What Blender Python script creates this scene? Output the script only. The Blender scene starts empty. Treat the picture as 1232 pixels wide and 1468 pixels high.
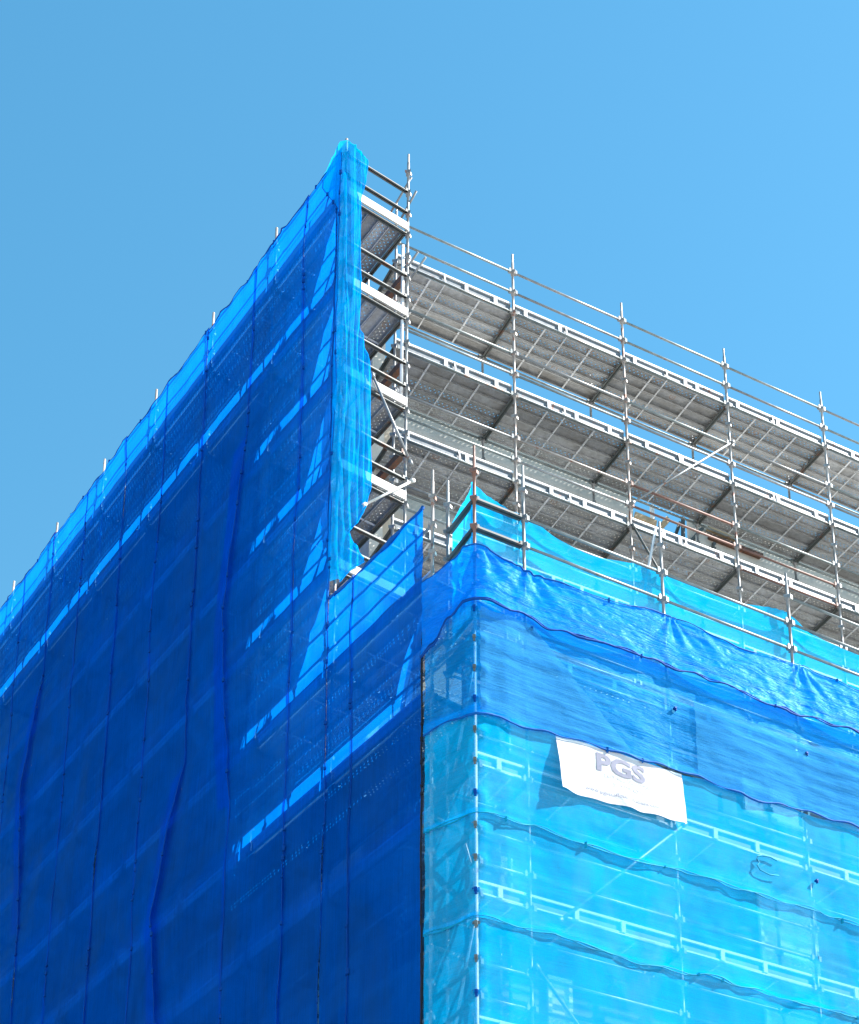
import bpy, bmesh, math, random
from mathutils import Vector, Matrix, noise
R_ = math.radians
scene = bpy.context.scene
COL = scene.collection
rnd = random.Random(7)
PI = math.pi

# ------------------------------------------------------------------ frames
UP = Vector((0, 0, 1))
dR = Vector((0.878607, 0.477546, 0)); nR = Vector((-0.477546, 0.878607, 0)); S0 = Vector((-1.6444, 25.3530, 0))
dL = Vector((-0.600819, 0.799385, 0)); eL = Vector((0.799385, 0.600819, 0)); LO = Vector((-2.4503, 23.8979, 0))
dF = Vector((0.868579, 0.495550, 0)); nF = Vector((-0.495550, 0.868579, 0)); F0 = Vector((-0.2045, 21.2519, 0))
BAY = 2.44
LW = 1.318
def RP(t, n, z): return S0 + dR * t + nR * n + UP * z      # bare scaffold: along, inwards, height
def LP(t, s, z): return LO + dL * t + eL * s + UP * z      # left scaffold
def FP(t, n, z): return F0 + dF * t + nF * n + UP * z      # front scaffold
GROUND = -1.6

# ------------------------------------------------------------------ materials
def new_mat(name):
    m = bpy.data.materials.new(name); m.use_nodes = True
    nt = m.node_tree; nt.nodes.clear()
    return m, nt
def N(nt, typ, **kw):
    n = nt.nodes.new(typ)
    ins = kw.pop('ins', {})
    for k, v in kw.items(): setattr(n, k, v)
    for k, v in ins.items(): n.inputs[k].default_value = v
    return n
def L(nt, a, b): nt.links.new(a, b)
def math_(nt, op, a, b=None, clamp=False):
    n = N(nt, 'ShaderNodeMath', operation=op, use_clamp=clamp)
    for i, v in enumerate((a, b)):
        if v is None: continue
        if isinstance(v, (int, float)): n.inputs[i].default_value = v
        else: L(nt, v, n.inputs[i])
    return n.outputs[0]
def mapr(nt, v, a, b, c, d):
    n = N(nt, 'ShaderNodeMapRange', ins={1: a, 2: b, 3: c, 4: d}); L(nt, v, n.inputs[0]); return n.outputs[0]
def noise_tex(nt, vec, scale, detail=4, rough=.55, dist=0):
    n = N(nt, 'ShaderNodeTexNoise', ins={'Scale': scale, 'Detail': detail, 'Roughness': rough, 'Distortion': dist})
    if vec is not None: L(nt, vec, n.inputs['Vector'])
    return n.outputs['Fac']
def mapping(nt, vec, scale, rot=(0, 0, 0)):
    n = N(nt, 'ShaderNodeMapping'); n.inputs['Scale'].default_value = scale; n.inputs['Rotation'].default_value = rot
    L(nt, vec, n.inputs['Vector']); return n.outputs[0]
def mixcol(nt, fac, a, b, mode='MIX'):
    n = N(nt, 'ShaderNodeMix', data_type='RGBA', blend_type=mode)
    for i, v in ((0, fac), (6, a), (7, b)):
        if isinstance(v, (int, float, tuple)): n.inputs[i].default_value = v if not isinstance(v, tuple) else (v + (1,) if len(v) == 3 else v)
        else: L(nt, v, n.inputs[i])
    return n.outputs[2]

def metal(name, base, dark, metallic=.35, rough=.45, scale=9, spread=.5, rust=0.0, rustcol=(.20, .065, .03)):
    m, nt = new_mat(name)
    out = N(nt, 'ShaderNodeOutputMaterial'); p = N(nt, 'ShaderNodeBsdfPrincipled', ins={'Metallic': metallic, 'Roughness': rough})
    tc = N(nt, 'ShaderNodeTexCoord'); oi = N(nt, 'ShaderNodeObjectInfo')
    add = N(nt, 'ShaderNodeVectorMath', operation='ADD'); L(nt, tc.outputs['Object'], add.inputs[0]); L(nt, oi.outputs['Random'], add.inputs[1])
    f = noise_tex(nt, add.outputs[0], scale, 6, .65)
    f2 = noise_tex(nt, add.outputs[0], scale * .18, 3, .6)
    mm = mapr(nt, math_(nt, 'ADD', math_(nt, 'MULTIPLY', f, .5), math_(nt, 'MULTIPLY', f2, .5)), .5 - spread * .35, .5 + spread * .35, 0, 1)
    c = mixcol(nt, mm, dark, base)
    v = mapr(nt, oi.outputs['Random'], 0, 1, .82, 1.12)
    c = mixcol(nt, 1.0, c, v, 'MULTIPLY')
    if rust > 0:
        rf = noise_tex(nt, add.outputs[0], scale * .45, 5, .7)
        rm = mapr(nt, rf, .62 - rust * .3, .70 - rust * .3, 0, .85)
        c = mixcol(nt, rm, c, rustcol)
    L(nt, c, p.inputs['Base Color'])
    rr = mapr(nt, f, .3, .7, rough - .08, rough + .14); L(nt, rr, p.inputs['Roughness'])
    L(nt, p.outputs[0], out.inputs[0])
    return m
M = {}
M['galv'] = metal('galvanised_tube', (.29, .30, .305), (.145, .15, .155), .3, .42, rust=.06)
M['galv_warm'] = metal('galvanised_tube_weathered', (.34, .32, .30), (.17, .15, .14), .25, .5, rust=.25)
M['ledger'] = metal('ledger_steel', (.28, .31, .31), (.11, .135, .135), .3, .45, rust=.08)
M['dark'] = metal('transom_steel', (.10, .11, .105), (.035, .045, .045), .15, .5, rust=.22, rustcol=(.12, .05, .025))
M['rusty'] = metal('rusty_tube', (.20, .11, .09), (.13, .065, .05), .1, .6, rust=.3, rustcol=(.15, .065, .045))
M['brown'] = metal('brown_timber', (.16, .085, .05), (.07, .035, .025), .05, .65, rust=.3)
M['ledger_dark'] = metal('ledger_steel_dark', (.17, .19, .185), (.07, .085, .085), .25, .45, rust=.1)
M['web'] = metal('toe_board_web_shaded', (.14, .155, .17), (.085, .095, .105), .2, .45, rust=.04)  # darker copy of the toe board steel, shadow of the lip put into the colour
M['toe'] = metal('toe_board_steel', (.72, .73, .74), (.52, .53, .54), .15, .42, rust=.03)
M['bright'] = metal('toe_board_sunlit', (.90, .90, .90), (.74, .75, .76), .0, .45, rust=.02)  # lighter copy of the toe board steel, sunlit white put into the colour
M['timber_white'] = metal('white_toe_board', (.62, .615, .58), (.34, .335, .31), 0, .6, scale=5, rust=.05, rustcol=(.2, .3, .5))
M['wood'] = metal('timber', (.55, .40, .24), (.36, .24, .13), 0, .7, scale=6)
M['concrete'] = None

def plank_mat():
    m, nt = new_mat('perforated_plank_steel')
    out = N(nt, 'ShaderNodeOutputMaterial'); p = N(nt, 'ShaderNodeBsdfPrincipled', ins={'Metallic': .12, 'Roughness': .5})
    uv = N(nt, 'ShaderNodeUVMap'); oi = N(nt, 'ShaderNodeObjectInfo'); tc = N(nt, 'ShaderNodeTexCoord')
    sep = N(nt, 'ShaderNodeSeparateXYZ'); L(nt, uv.outputs[0], sep.inputs[0])
    u, v = sep.outputs[0], sep.outputs[1]
    add = N(nt, 'ShaderNodeVectorMath', operation='ADD'); L(nt, tc.outputs['Object'], add.inputs[0])
    rv = N(nt, 'ShaderNodeCombineXYZ'); L(nt, math_(nt, 'MULTIPLY', oi.outputs['Random'], 37.0), rv.inputs[0]); L(nt, math_(nt, 'MULTIPLY', oi.outputs['Random'], 91.0), rv.inputs[1]); L(nt, rv.outputs[0], add.inputs[1])
    f = noise_tex(nt, add.outputs[0], 14, 6, .7); f2 = noise_tex(nt, add.outputs[0], 2.2, 4, .6)
    c = mixcol(nt, mapr(nt, f, .3, .72, 0, 1), (.28, .28, .275), (.475, .478, .48))
    c = mixcol(nt, mapr(nt, f2, .42, .72, 0, .55), c, (.20, .175, .14))
    c = mixcol(nt, 1.0, c, mapr(nt, oi.outputs['Random'], 0, 1, .68, 1.25), 'MULTIPLY')
    # round rust stamp near one end of some planks
    r2 = math_(nt, 'FRACT', math_(nt, 'MULTIPLY', oi.outputs['Random'], 17.31))
    uc = mapr(nt, r2, 0, 1, .25, 2.2)
    du = math_(nt, 'SUBTRACT', u, uc); dv = v
    rr = math_(nt, 'SQRT', math_(nt, 'ADD', math_(nt, 'MULTIPLY', du, du), math_(nt, 'MULTIPLY', dv, dv)))
    ring = math_(nt, 'SUBTRACT', 1.0, math_(nt, 'MULTIPLY', math_(nt, 'ABSOLUTE', math_(nt, 'SUBTRACT', rr, .055)), 60.0), True)
    core = math_(nt, 'SUBTRACT', 1.0, math_(nt, 'MULTIPLY', rr, 38.0), True)
    stamp = math_(nt, 'MULTIPLY', math_(nt, 'ADD', ring, core, True), math_(nt, 'GREATER_THAN', math_(nt, 'FRACT', math_(nt, 'MULTIPLY', oi.outputs['Random'], 7.77)), .5))
    stamp = math_(nt, 'MULTIPLY', stamp, mapr(nt, f, .35, .6, .2, .9))
    c = mixcol(nt, stamp, c, (.30, .13, .05))
    L(nt, c, p.inputs['Base Color'])
    # holes: staggered rows
    row = math_(nt, 'ROUND', math_(nt, 'MULTIPLY', v, 1 / .052))
    vv = math_(nt, 'SUBTRACT', math_(nt, 'MULTIPLY', v, 1 / .052), row)
    odd = math_(nt, 'MULTIPLY', math_(nt, 'ABSOLUTE', math_(nt, 'MODULO', row, 2.0)), .5)
    uu = math_(nt, 'SUBTRACT', math_(nt, 'FRACT', math_(nt, 'ADD', math_(nt, 'MULTIPLY', u, 1 / .095), odd)), .5)
    a = math_(nt, 'MULTIPLY', uu, .095); b = math_(nt, 'MULTIPLY', vv, .052)
    d = math_(nt, 'SQRT', math_(nt, 'ADD', math_(nt, 'MULTIPLY', a, a), math_(nt, 'MULTIPLY', b, b)))
    hole = math_(nt, 'LESS_THAN', d, .0105)
    hole = math_(nt, 'MULTIPLY', hole, math_(nt, 'LESS_THAN', math_(nt, 'ABSOLUTE', v), .085))
    hole = math_(nt, 'MULTIPLY', hole, math_(nt, 'GREATER_THAN', math_(nt, 'FRACT', math_(nt, 'MULTIPLY', oi.outputs['Random'], 5.19)), .17))
    tr = N(nt, 'ShaderNodeBsdfTransparent'); mx = N(nt, 'ShaderNodeMixShader')
    L(nt, hole, mx.inputs[0]); L(nt, p.outputs[0], mx.inputs[1]); L(nt, tr.outputs[0], mx.inputs[2]); L(nt, mx.outputs[0], out.inputs[0])
    return m
M['plank'] = plank_mat()

def concrete(name, a, b):
    m, nt = new_mat(name)
    out = N(nt, 'ShaderNodeOutputMaterial'); p = N(nt, 'ShaderNodeBsdfPrincipled', ins={'Roughness': .85})
    tc = N(nt, 'ShaderNodeTexCoord')
    f = noise_tex(nt, tc.outputs['Object'], 1.3, 8, .62); f2 = noise_tex(nt, tc.outputs['Object'], 22, 4, .7)
    s = noise_tex(nt, mapping(nt, tc.outputs['Object'], (3, 3, .25)), 2, 4, .6)
    c = mixcol(nt, mapr(nt, f, .35, .68, 0, 1), a, b)
    c = mixcol(nt, mapr(nt, f2, .4, .75, 0, .35), c, tuple(x * .7 for x in a))
    c = mixcol(nt, mapr(nt, s, .55, .75, 0, .4), c, tuple(x * .65 for x in a))
    L(nt, c, p.inputs['Base Color'])
    bm = N(nt, 'ShaderNodeBump', ins={'Strength': .25, 'Distance': .02}); L(nt, f2, bm.inputs['Height']); L(nt, bm.outputs[0], p.inputs['Normal'])
    L(nt, p.outputs[0], out.inputs[0])
    return m
M['concrete'] = concrete('bare_concrete', (.46, .425, .37), (.60, .555, .485))
M['render'] = concrete('painted_render', (.13, .13, .135), (.20, .20, .205))
M['asphalt'] = concrete('paving', (.30, .285, .265), (.42, .40, .37))

def net(name, col, trans_col, tint, open_=.3, transl=.6, streak=(3, 60, 1), streak_amt=.25, blotch=.25, gloss=0.0, rough=.35,
        bump_scale=None, bump=.0, bump_rot=0.0, ridge=False, bump_stretch=(1, 1, 1), open_var=.35, dust=None, dust_amt=.4):
    """woven cloth: share `open_` of holes, the rest thread that scatters and lets light through"""
    m, nt = new_mat(name)
    out = N(nt, 'ShaderNodeOutputMaterial'); uv = N(nt, 'ShaderNodeUVMap')
    st = noise_tex(nt, mapping(nt, uv.outputs[0], streak), 1.0, 5, .65)
    bl = noise_tex(nt, uv.outputs[0], .9, 5, .6, .6)
    gr = noise_tex(nt, uv.outputs[0], 48, 2, .7)
    k = math_(nt, 'ADD', math_(nt, 'MULTIPLY', math_(nt, 'SUBTRACT', st, .5), streak_amt * 2), math_(nt, 'MULTIPLY', math_(nt, 'SUBTRACT', bl, .5), blotch * 2))
    k = math_(nt, 'ADD', k, math_(nt, 'MULTIPLY', math_(nt, 'SUBTRACT', gr, .5), .42))
    g = math_(nt, 'ADD', 1.0, k)
    c = mixcol(nt, 1.0, col, g, 'MULTIPLY'); c2 = mixcol(nt, 1.0, trans_col, g, 'MULTIPLY')
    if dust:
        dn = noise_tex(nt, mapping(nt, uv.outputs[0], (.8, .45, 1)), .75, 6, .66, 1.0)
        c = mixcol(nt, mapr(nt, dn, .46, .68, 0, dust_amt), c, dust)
    di = N(nt, 'ShaderNodeBsdfDiffuse'); L(nt, c, di.inputs[0])
    tl = N(nt, 'ShaderNodeBsdfTranslucent'); L(nt, c2, tl.inputs[0])
    mx = N(nt, 'ShaderNodeMixShader', ins={0: transl}); L(nt, di.outputs[0], mx.inputs[1]); L(nt, tl.outputs[0], mx.inputs[2])
    sh = mx.outputs[0]
    nrm = None
    if bump > 0:
        h = noise_tex(nt, mapping(nt, uv.outputs[0], bump_stretch, (0, 0, bump_rot)), bump_scale, 5, .6, 1.2)
        h2 = noise_tex(nt, mapping(nt, uv.outputs[0], tuple(x * 3.1 for x in bump_stretch), (0, 0, bump_rot * 1.6)), bump_scale, 3, .6, .5)
        if ridge: h = math_(nt, 'SUBTRACT', 1.0, math_(nt, 'POWER', math_(nt, 'ABSOLUTE', math_(nt, 'SUBTRACT', math_(nt, 'MULTIPLY', h, 2.0), 1.0)), .6)); h2 = math_(nt, 'SUBTRACT', 1.0, math_(nt, 'POWER', math_(nt, 'ABSOLUTE', math_(nt, 'SUBTRACT', math_(nt, 'MULTIPLY', h2, 2.0), 1.0)), .6))
        hh = math_(nt, 'ADD', h, math_(nt, 'MULTIPLY', h2, .35))
        bn = N(nt, 'ShaderNodeBump', ins={'Strength': 1.0, 'Distance': bump}); L(nt, hh, bn.inputs['Height']); nrm = bn.outputs[0]
        L(nt, nrm, di.inputs['Normal']); L(nt, nrm, tl.inputs['Normal'])
    if gloss > 0:
        gl = N(nt, 'ShaderNodeBsdfGlossy', ins={'Roughness': rough}); gl.inputs[0].default_value = (.42, .80, 1, 1)
        if nrm: L(nt, nrm, gl.inputs['Normal'])
        fr = N(nt, 'ShaderNodeLayerWeight', ins={0: .35}); 
        if nrm: L(nt, nrm, fr.inputs['Normal'])
        m2 = N(nt, 'ShaderNodeMixShader'); L(nt, math_(nt, 'ADD', math_(nt, 'MULTIPLY', fr.outputs['Fresnel'], gloss), gloss * .25, True), m2.inputs[0])
        L(nt, sh, m2.inputs[1]); L(nt, gl.outputs[0], m2.inputs[2]); sh = m2.outputs[0]
    tr = N(nt, 'ShaderNodeBsdfTransparent'); tr.inputs[0].default_value = tint + (1,)
    m3 = N(nt, 'ShaderNodeMixShader')
    of = math_(nt, 'MULTIPLY', math_(nt, 'SUBTRACT', 1.0, math_(nt, 'MULTIPLY', k, open_var)), open_, True)
    L(nt, of, m3.inputs[0]); L(nt, sh, m3.inputs[1]); L(nt, tr.outputs[0], m3.inputs[2]); L(nt, m3.outputs[0], out.inputs[0])
    return m
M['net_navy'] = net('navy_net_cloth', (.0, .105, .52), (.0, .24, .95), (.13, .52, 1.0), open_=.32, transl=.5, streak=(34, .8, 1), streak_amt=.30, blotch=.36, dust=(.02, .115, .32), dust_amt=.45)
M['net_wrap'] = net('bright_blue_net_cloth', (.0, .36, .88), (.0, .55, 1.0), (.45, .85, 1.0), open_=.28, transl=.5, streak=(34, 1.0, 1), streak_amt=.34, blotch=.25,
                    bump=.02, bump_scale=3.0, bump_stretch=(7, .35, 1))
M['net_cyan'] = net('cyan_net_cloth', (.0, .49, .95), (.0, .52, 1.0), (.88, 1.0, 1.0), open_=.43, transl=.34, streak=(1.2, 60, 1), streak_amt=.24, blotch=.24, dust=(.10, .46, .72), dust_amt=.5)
M['net_cyan_top'] = net('cyan_net_cloth_top', (.0, .50, .92), (.0, .56, 1.0), (.6, .93, 1.0), open_=.28, transl=.5, streak=(1.2, 60, 1), streak_amt=.12, blotch=.16)
M['tarp'] = net('crinkled_blue_tarpaulin', (.0, .215, .80), (.0, .30, 1.0), (.3, .75, 1.0), open_=.20, transl=.35, streak=(2, 20, 1), streak_amt=.15, blotch=.25, gloss=.05, rough=.36,
                bump=.019, ridge=True, bump_scale=1.2, bump_rot=.45, bump_stretch=(.7, 4.2, 1))
M['net_blue'] = net('blue_net_cloth', (.0, .31, .85), (.0, .42, 1.0), (.5, .9, 1.0), open_=.40, transl=.45, streak=(.8, 26, 1), streak_amt=.36, blotch=.2, gloss=.03, rough=.4,
                    bump=.02, bump_scale=3, bump_stretch=(.7, 4, 1))
M['net_grey'] = net('grey_blue_net_cloth', (.07, .37, .62), (.07, .42, .74), (.6, .9, 1.0), open_=.52, transl=.4, streak=(.8, 26, 1), streak_amt=.36, blotch=.2,
                    bump=.02, bump_scale=3, bump_stretch=(.5, 5, 1))
def plain(name, col, rough=.6):
    m, nt = new_mat(name)
    out = N(nt, 'ShaderNodeOutputMaterial'); p = N(nt, 'ShaderNodeBsdfPrincipled', ins={'Roughness': rough, 'Specular IOR Level': .12})
    tc = N(nt, 'ShaderNodeTexCoord'); f = noise_tex(nt, tc.outputs['Object'], 12, 5, .6)
    L(nt, mixcol(nt, mapr(nt, f, .3, .7, 0, 1), tuple(x * .75 for x in col), col), p.inputs['Base Color']); L(nt, p.outputs[0], out.inputs[0])
    return m
M['hem_navy'] = plain('navy_hem', (.0, .055, .28)); M['hem_blue'] = plain('blue_hem', (.0, .09, .36)); M['hem_cyan'] = plain('teal_hem', (.0, .25, .42))
M['black'] = plain('black_tie', (.02, .022, .028)); M['ink'] = plain('banner_ink', (.16, .17, .24)); M['ink_pale'] = plain('banner_ink_faded', (.33, .34, .38))
M['frame_white'] = plain('white_window_frame', (.8, .8, .78), .5); M['pale_pane'] = plain('pale_window_panel', (.66, .66, .70), .4)
M['banner'] = net('white_banner_cloth', (.64, .64, .655), (.6, .6, .62), (1, 1, 1), open_=.02, transl=.25, streak=(2, 2, 1), streak_amt=.05, blotch=.10, bump=.012, bump_scale=.7, bump_rot=.6, ridge=True, bump_stretch=(1.2, 2.2, 1))

# ------------------------------------------------------------------ mesh helpers
class MB:
    def __init__(s): s.v = []; s.f = []; s.uv = {}; s.sm = []; s.mi = {}; s.cur = 0
    def quad(s, a, b, c, d, uv=None, smooth=False):
        i = len(s.v); s.v += [a, b, c, d]
        if uv: s.uv[len(s.f)] = uv
        s.f.append((i, i + 1, i + 2, i + 3)); s.sm.append(smooth)
    def box(s, c, ax, ay, az):
        """centre and three half-axes"""
        P = [c + ax * i + ay * j + az * k for i in (-1, 1) for j in (-1, 1) for k in (-1, 1)]
        b = len(s.v); s.v += P
        for f in ((0, 1, 3, 2), (4, 6, 7, 5), (0, 4, 5, 1), (2, 3, 7, 6), (0, 2, 6, 4), (1, 5, 7, 3)):
            s.f.append(tuple(b + i for i in f)); s.sm.append(False)
    def bar(s, a, b, w, h, up=UP):
        d = (b - a); ln = d.length; d.normalize(); side = d.cross(up).normalized(); u2 = side.cross(d).normalized()
        s.box((a + b) / 2, d * (ln / 2), side * (w / 2), u2 * (h / 2))
    def tube(s, pts, r, n=8, caps=True, rs=None):
        rings = []
        for i, p in enumerate(pts):
            q0 = pts[max(i - 1, 0)]; q1 = pts[min(i + 1, len(pts) - 1)]
            d = (q1 - q0).normalized(); ref = UP if abs(d.z) < .9 else Vector((1, 0, 0))
            a = d.cross(ref).normalized(); b = d.cross(a)
            rr = rs[i] if rs else r
            base = len(s.v)
            s.v += [p + a * (rr * math.cos(2 * PI * k / n)) + b * (rr * math.sin(2 * PI * k / n)) for k in range(n)]
            rings.append(base)
        for A, B in zip(rings, rings[1:]):
            for k in range(n):
                s.f.append((A + k, A + (k + 1) % n, B + (k + 1) % n, B + k)); s.sm.append(True)
        if caps:
            s.f.append(tuple(rings[0] + k for k in range(n))); s.sm.append(False)
            s.f.append(tuple(rings[-1] + k for k in reversed(range(n)))); s.sm.append(False)
    def build(s, name, mat, parent=None, origin=None):
        o_ = origin if origin is not None else (sum(s.v, Vector()) / len(s.v))
        me = bpy.data.meshes.new(name)
        me.from_pydata([tuple(v - o_) for v in s.v], [], s.f); me.polygons.foreach_set('use_smooth', s.sm)
        if s.uv:
            ul = me.uv_layers.new(name='UVMap')
            for fi, cs in s.uv.items():
                for li, c in zip(me.polygons[fi].loop_indices, cs): ul.data[li].uv = c
        for m_ in (mat if isinstance(mat, (list, tuple)) else (mat,)): me.materials.append(m_)
        for a_, b_ in s.mi.items():
            for fi in range(*a_): me.polygons[fi].material_index = b_
        bm = bmesh.new(); bm.from_mesh(me); bmesh.ops.recalc_face_normals(bm, faces=bm.faces)
        bm.to_mesh(me); bm.free()
        o = bpy.data.objects.new(name, me); COL.objects.link(o)
        if parent: o.parent = parent; o.matrix_parent_inverse = Matrix.Identity(4); o.location = o_ - parent.location
        else: o.location = o_
        if parent and parent.parent: o.location = o_ - parent.location - parent.parent.location
        return o
def empty(name, loc, label, cat, group=None):
    o = bpy.data.objects.new(name, None); COL.objects.link(o); o.location = loc; o['label'] = label; o['category'] = cat
    if group: o['group'] = group
    o.empty_display_size = .2
    return o
def tag(o, label, cat, group=None):
    o['label'] = label; o['category'] = cat
    if group: o['group'] = group
    return o
def structure(o): o['kind'] = 'structure'; return o

# ------------------------------------------------------------------ scaffold members
TR = .0245
def standard(parent, foot, z0, z1, d1, d2, cups, mat, spigot=True):
    """vertical tube with pressed cups every half metre"""
    b = MB(); top = z1 - (.22 if spigot else 0)
    prof = [(z0, TR, TR)]
    for z in sorted(cups):
        if z0 + .1 < z < top - .05: prof += [(z - .040, TR, TR), (z - .030, .074, .036), (z + .026, .078, .036), (z + .040, .034, .034), (z + .045, TR, TR)]
    prof += [(top, TR, TR)]
    if spigot: prof += [(top + .004, .0185, .0185), (z1 - .01, .0185, .0185), (z1, .012, .012)]
    rows = []
    for z, ra, rb in prof:
        rows.append(len(b.v))
        for k in range(8):
            a = PI * k / 4; r = rb if k % 2 else ra
            b.v.append(foot + UP * z + d1 * (r * math.cos(a)) + d2 * (r * math.sin(a)))
    for A, B, p0_, p1_ in zip(rows, rows[1:], prof, prof[1:]):
        for k in range(8):
            b.f.append((A + k, A + (k + 1) % 8, B + (k + 1) % 8, B + k)); b.sm.append(p0_[1] == p1_[1] == TR)
    b.f.append(tuple(rows[-1] + k for k in range(8))); b.sm.append(False)
    return b.build('standard', mat, parent)
def ledger(parent, a, b_, mat, name='ledger', r=.0215, clamp=True):
    b = MB(); d = (b_ - a).normalized(); side = d.cross(UP)
    b.tube([a + d * .05, b_ - d * .05], r, 8)
    if clamp:
        for p, s in ((a, 1), (b_, -1)):
            c = p + d * (s * .065)
            b.box(c + UP * .012, d * .022, side * .030, UP * .042)
            b.box(c + UP * .045 - d * (.012 * s), d * .009, side * .012, UP * .045)
    return b.build(name, mat, parent)
def transom(parent, a, b_, mat, name='transom', w=.085, h=.06):
    b = MB(); d = (b_ - a).normalized(); side = d.cross(UP)
    b.box((a + b_) / 2 - UP * (h / 2 - .006), d * ((b_ - a).length / 2 - .035), side * (w / 2), UP * .006)
    b.box((a + b_) / 2, d * ((b_ - a).length / 2 - .035), side * .008, UP * (h / 2))
    for p, s in ((a, 1), (b_, -1)): b.box(p + d * (s * .055) + UP * .01, d * .018, side * .026, UP * .04)
    return b.build(name, mat, parent)
def plank_mesh(b, a, b_, w=.225, dep=.05, lip=.022, stiff=(.30, .72)):
    """open steel channel seen from below: web with holes, flanges and lips, cross stiffeners"""
    d = (b_ - a); ln = d.length; d.normalize(); s = d.cross(UP)
    hw = w / 2 - .003
    prof = [(-hw + lip, -dep), (-hw, -dep), (-hw, 0), (hw, 0), (hw, -dep), (hw - lip, -dep)]
    for i, ((x0, z0), (x1, z1)) in enumerate(zip(prof, prof[1:])):
        uv = ((0, x0), (ln, x0), (ln, x1), (0, x1)) if i == 2 else ((0, .11), (ln, .11), (ln, .111), (0, .111))
        b.quad(a + s * x0 + UP * z0, b_ + s * x0 + UP * z0, b_ + s * x1 + UP * z1, a + s * x1 + UP * z1, uv)
    k0 = len(b.f)
    for f in stiff:
        c = a + d * (ln * f) - UP * (dep * .92)
        b.box(c, d * .016, s * (hw - .002), UP * .006)
    b.mi[(k0, len(b.f))] = 1
    for q in (a, b_):
        e = 1 if q is a else -1
        b.quad(q + s * (-hw) + d * (.004 * e), q + s * hw + d * (.004 * e), q + s * hw - UP * dep + d * (.004 * e), q - s * hw - UP * dep + d * (.004 * e), ((0, .11),) * 4)
def plank(parent, a, b_, mat, **k):
    b = MB(); plank_mesh(b, a, b_, **k)
    for i in range(len(b.f)):
        if i not in b.uv: b.uv[i] = ((0, .11),) * 4
    return b.build('plank', (mat, M['toe']), parent)
def toe_mesh(b, a, b_, outn, brackets, h=.20):
    """rolled steel toe board: web with lips top and bottom, brackets clipped outside"""
    d = (b_ - a).normalized(); ln = (b_ - a).length; m = (a + b_) / 2
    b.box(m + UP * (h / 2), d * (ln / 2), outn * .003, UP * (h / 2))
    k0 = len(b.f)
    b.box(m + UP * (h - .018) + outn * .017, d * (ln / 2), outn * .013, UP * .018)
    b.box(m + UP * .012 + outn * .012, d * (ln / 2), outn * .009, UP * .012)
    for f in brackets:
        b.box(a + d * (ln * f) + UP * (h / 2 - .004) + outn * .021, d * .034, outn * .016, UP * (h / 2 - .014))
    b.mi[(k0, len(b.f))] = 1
def toe_board(parent, a, b_, outn, mat, brackets=(), web='web'):
    b = MB(); toe_mesh(b, a, b_, outn, brackets); return b.build('toe_board', (M[web], mat), parent)

# ------------------------------------------------------------------ world, sun, camera
w = bpy.data.worlds.new('World'); scene.world = w; w.use_nodes = True
SUN_AZ, SUN_EL = 86.7, 45.0
nt = w.node_tree; bg = nt.nodes['Background']
sky = nt.nodes.new('ShaderNodeTexSky'); sky.sky_type = 'NISHITA'; sky.sun_disc = False
sky.sun_elevation = R_(SUN_EL); sky.sun_rotation = R_(SUN_AZ); sky.air_density = 1.0; sky.dust_density = .15; sky.ozone_density = 1.0
hs = nt.nodes.new('ShaderNodeHueSaturation'); hs.inputs['Saturation'].default_value = 1.27; hs.inputs['Hue'].default_value = .476
nt.links.new(sky.outputs[0], hs.inputs['Color']); nt.links.new(hs.outputs[0], bg.inputs[0])
bg.inputs[1].default_value = .088
ld = bpy.data.lights.new('sun', 'SUN'); ld.energy = 5.0; ld.angle = R_(.5); ld.color = (1, .965, .92)
so = bpy.data.objects.new('sun', ld); COL.objects.link(so)
sd = Vector((math.sin(R_(SUN_AZ)) * math.cos(R_(SUN_EL)), math.cos(R_(SUN_AZ)) * math.cos(R_(SUN_EL)), math.sin(R_(SUN_EL))))
so.rotation_euler = sd.to_track_quat('Z', 'Y').to_euler(); so.location = (40, 0, 60)

cam = bpy.data.cameras.new('camera'); co = bpy.data.objects.new('camera', cam); COL.objects.link(co); scene.camera = co
f_, cx_, cy_, th, ro = 2643.25, 709.94, 1736.31, .3589, -.0093
cam.sensor_fit = 'VERTICAL'; cam.sensor_height = 36; cam.lens = 36 * f_ / 1468
cam.shift_x = (616 - cx_) / 1468; cam.shift_y = (cy_ - 734) / 1468; cam.clip_end = 3000
r0 = Vector((1, 0, 0)); u0 = Vector((0, -math.sin(th), math.cos(th))); fw = Vector((0, math.cos(th), math.sin(th)))
c_, s_ = math.cos(ro), math.sin(ro)
rx = r0 * c_ + u0 * s_; ux = u0 * c_ - r0 * s_
co.matrix_world = Matrix(((rx.x, ux.x, -fw.x, 0), (rx.y, ux.y, -fw.y, 0), (rx.z, ux.z, -fw.z, 0), (0, 0, 0, 1)))
scene.view_settings.view_transform = 'Standard'; scene.view_settings.look = 'None'; scene.view_settings.exposure = 1.75; scene.view_settings.gamma = 1
scene.render.engine = 'CYCLES'
cy = scene.cycles; cy.use_denoising = True; cy.transparent_max_bounces = 24; cy.max_bounces = 8; cy.diffuse_bounces = 4; cy.transmission_bounces = 6

# ------------------------------------------------------------------ ground
b = MB(); g = 900
b.quad(Vector((-g, -g, GROUND)), Vector((g, -g, GROUND)), Vector((g, g, GROUND)), Vector((-g, g, GROUND)))
structure(b.build('ground', M['asphalt']))

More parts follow.
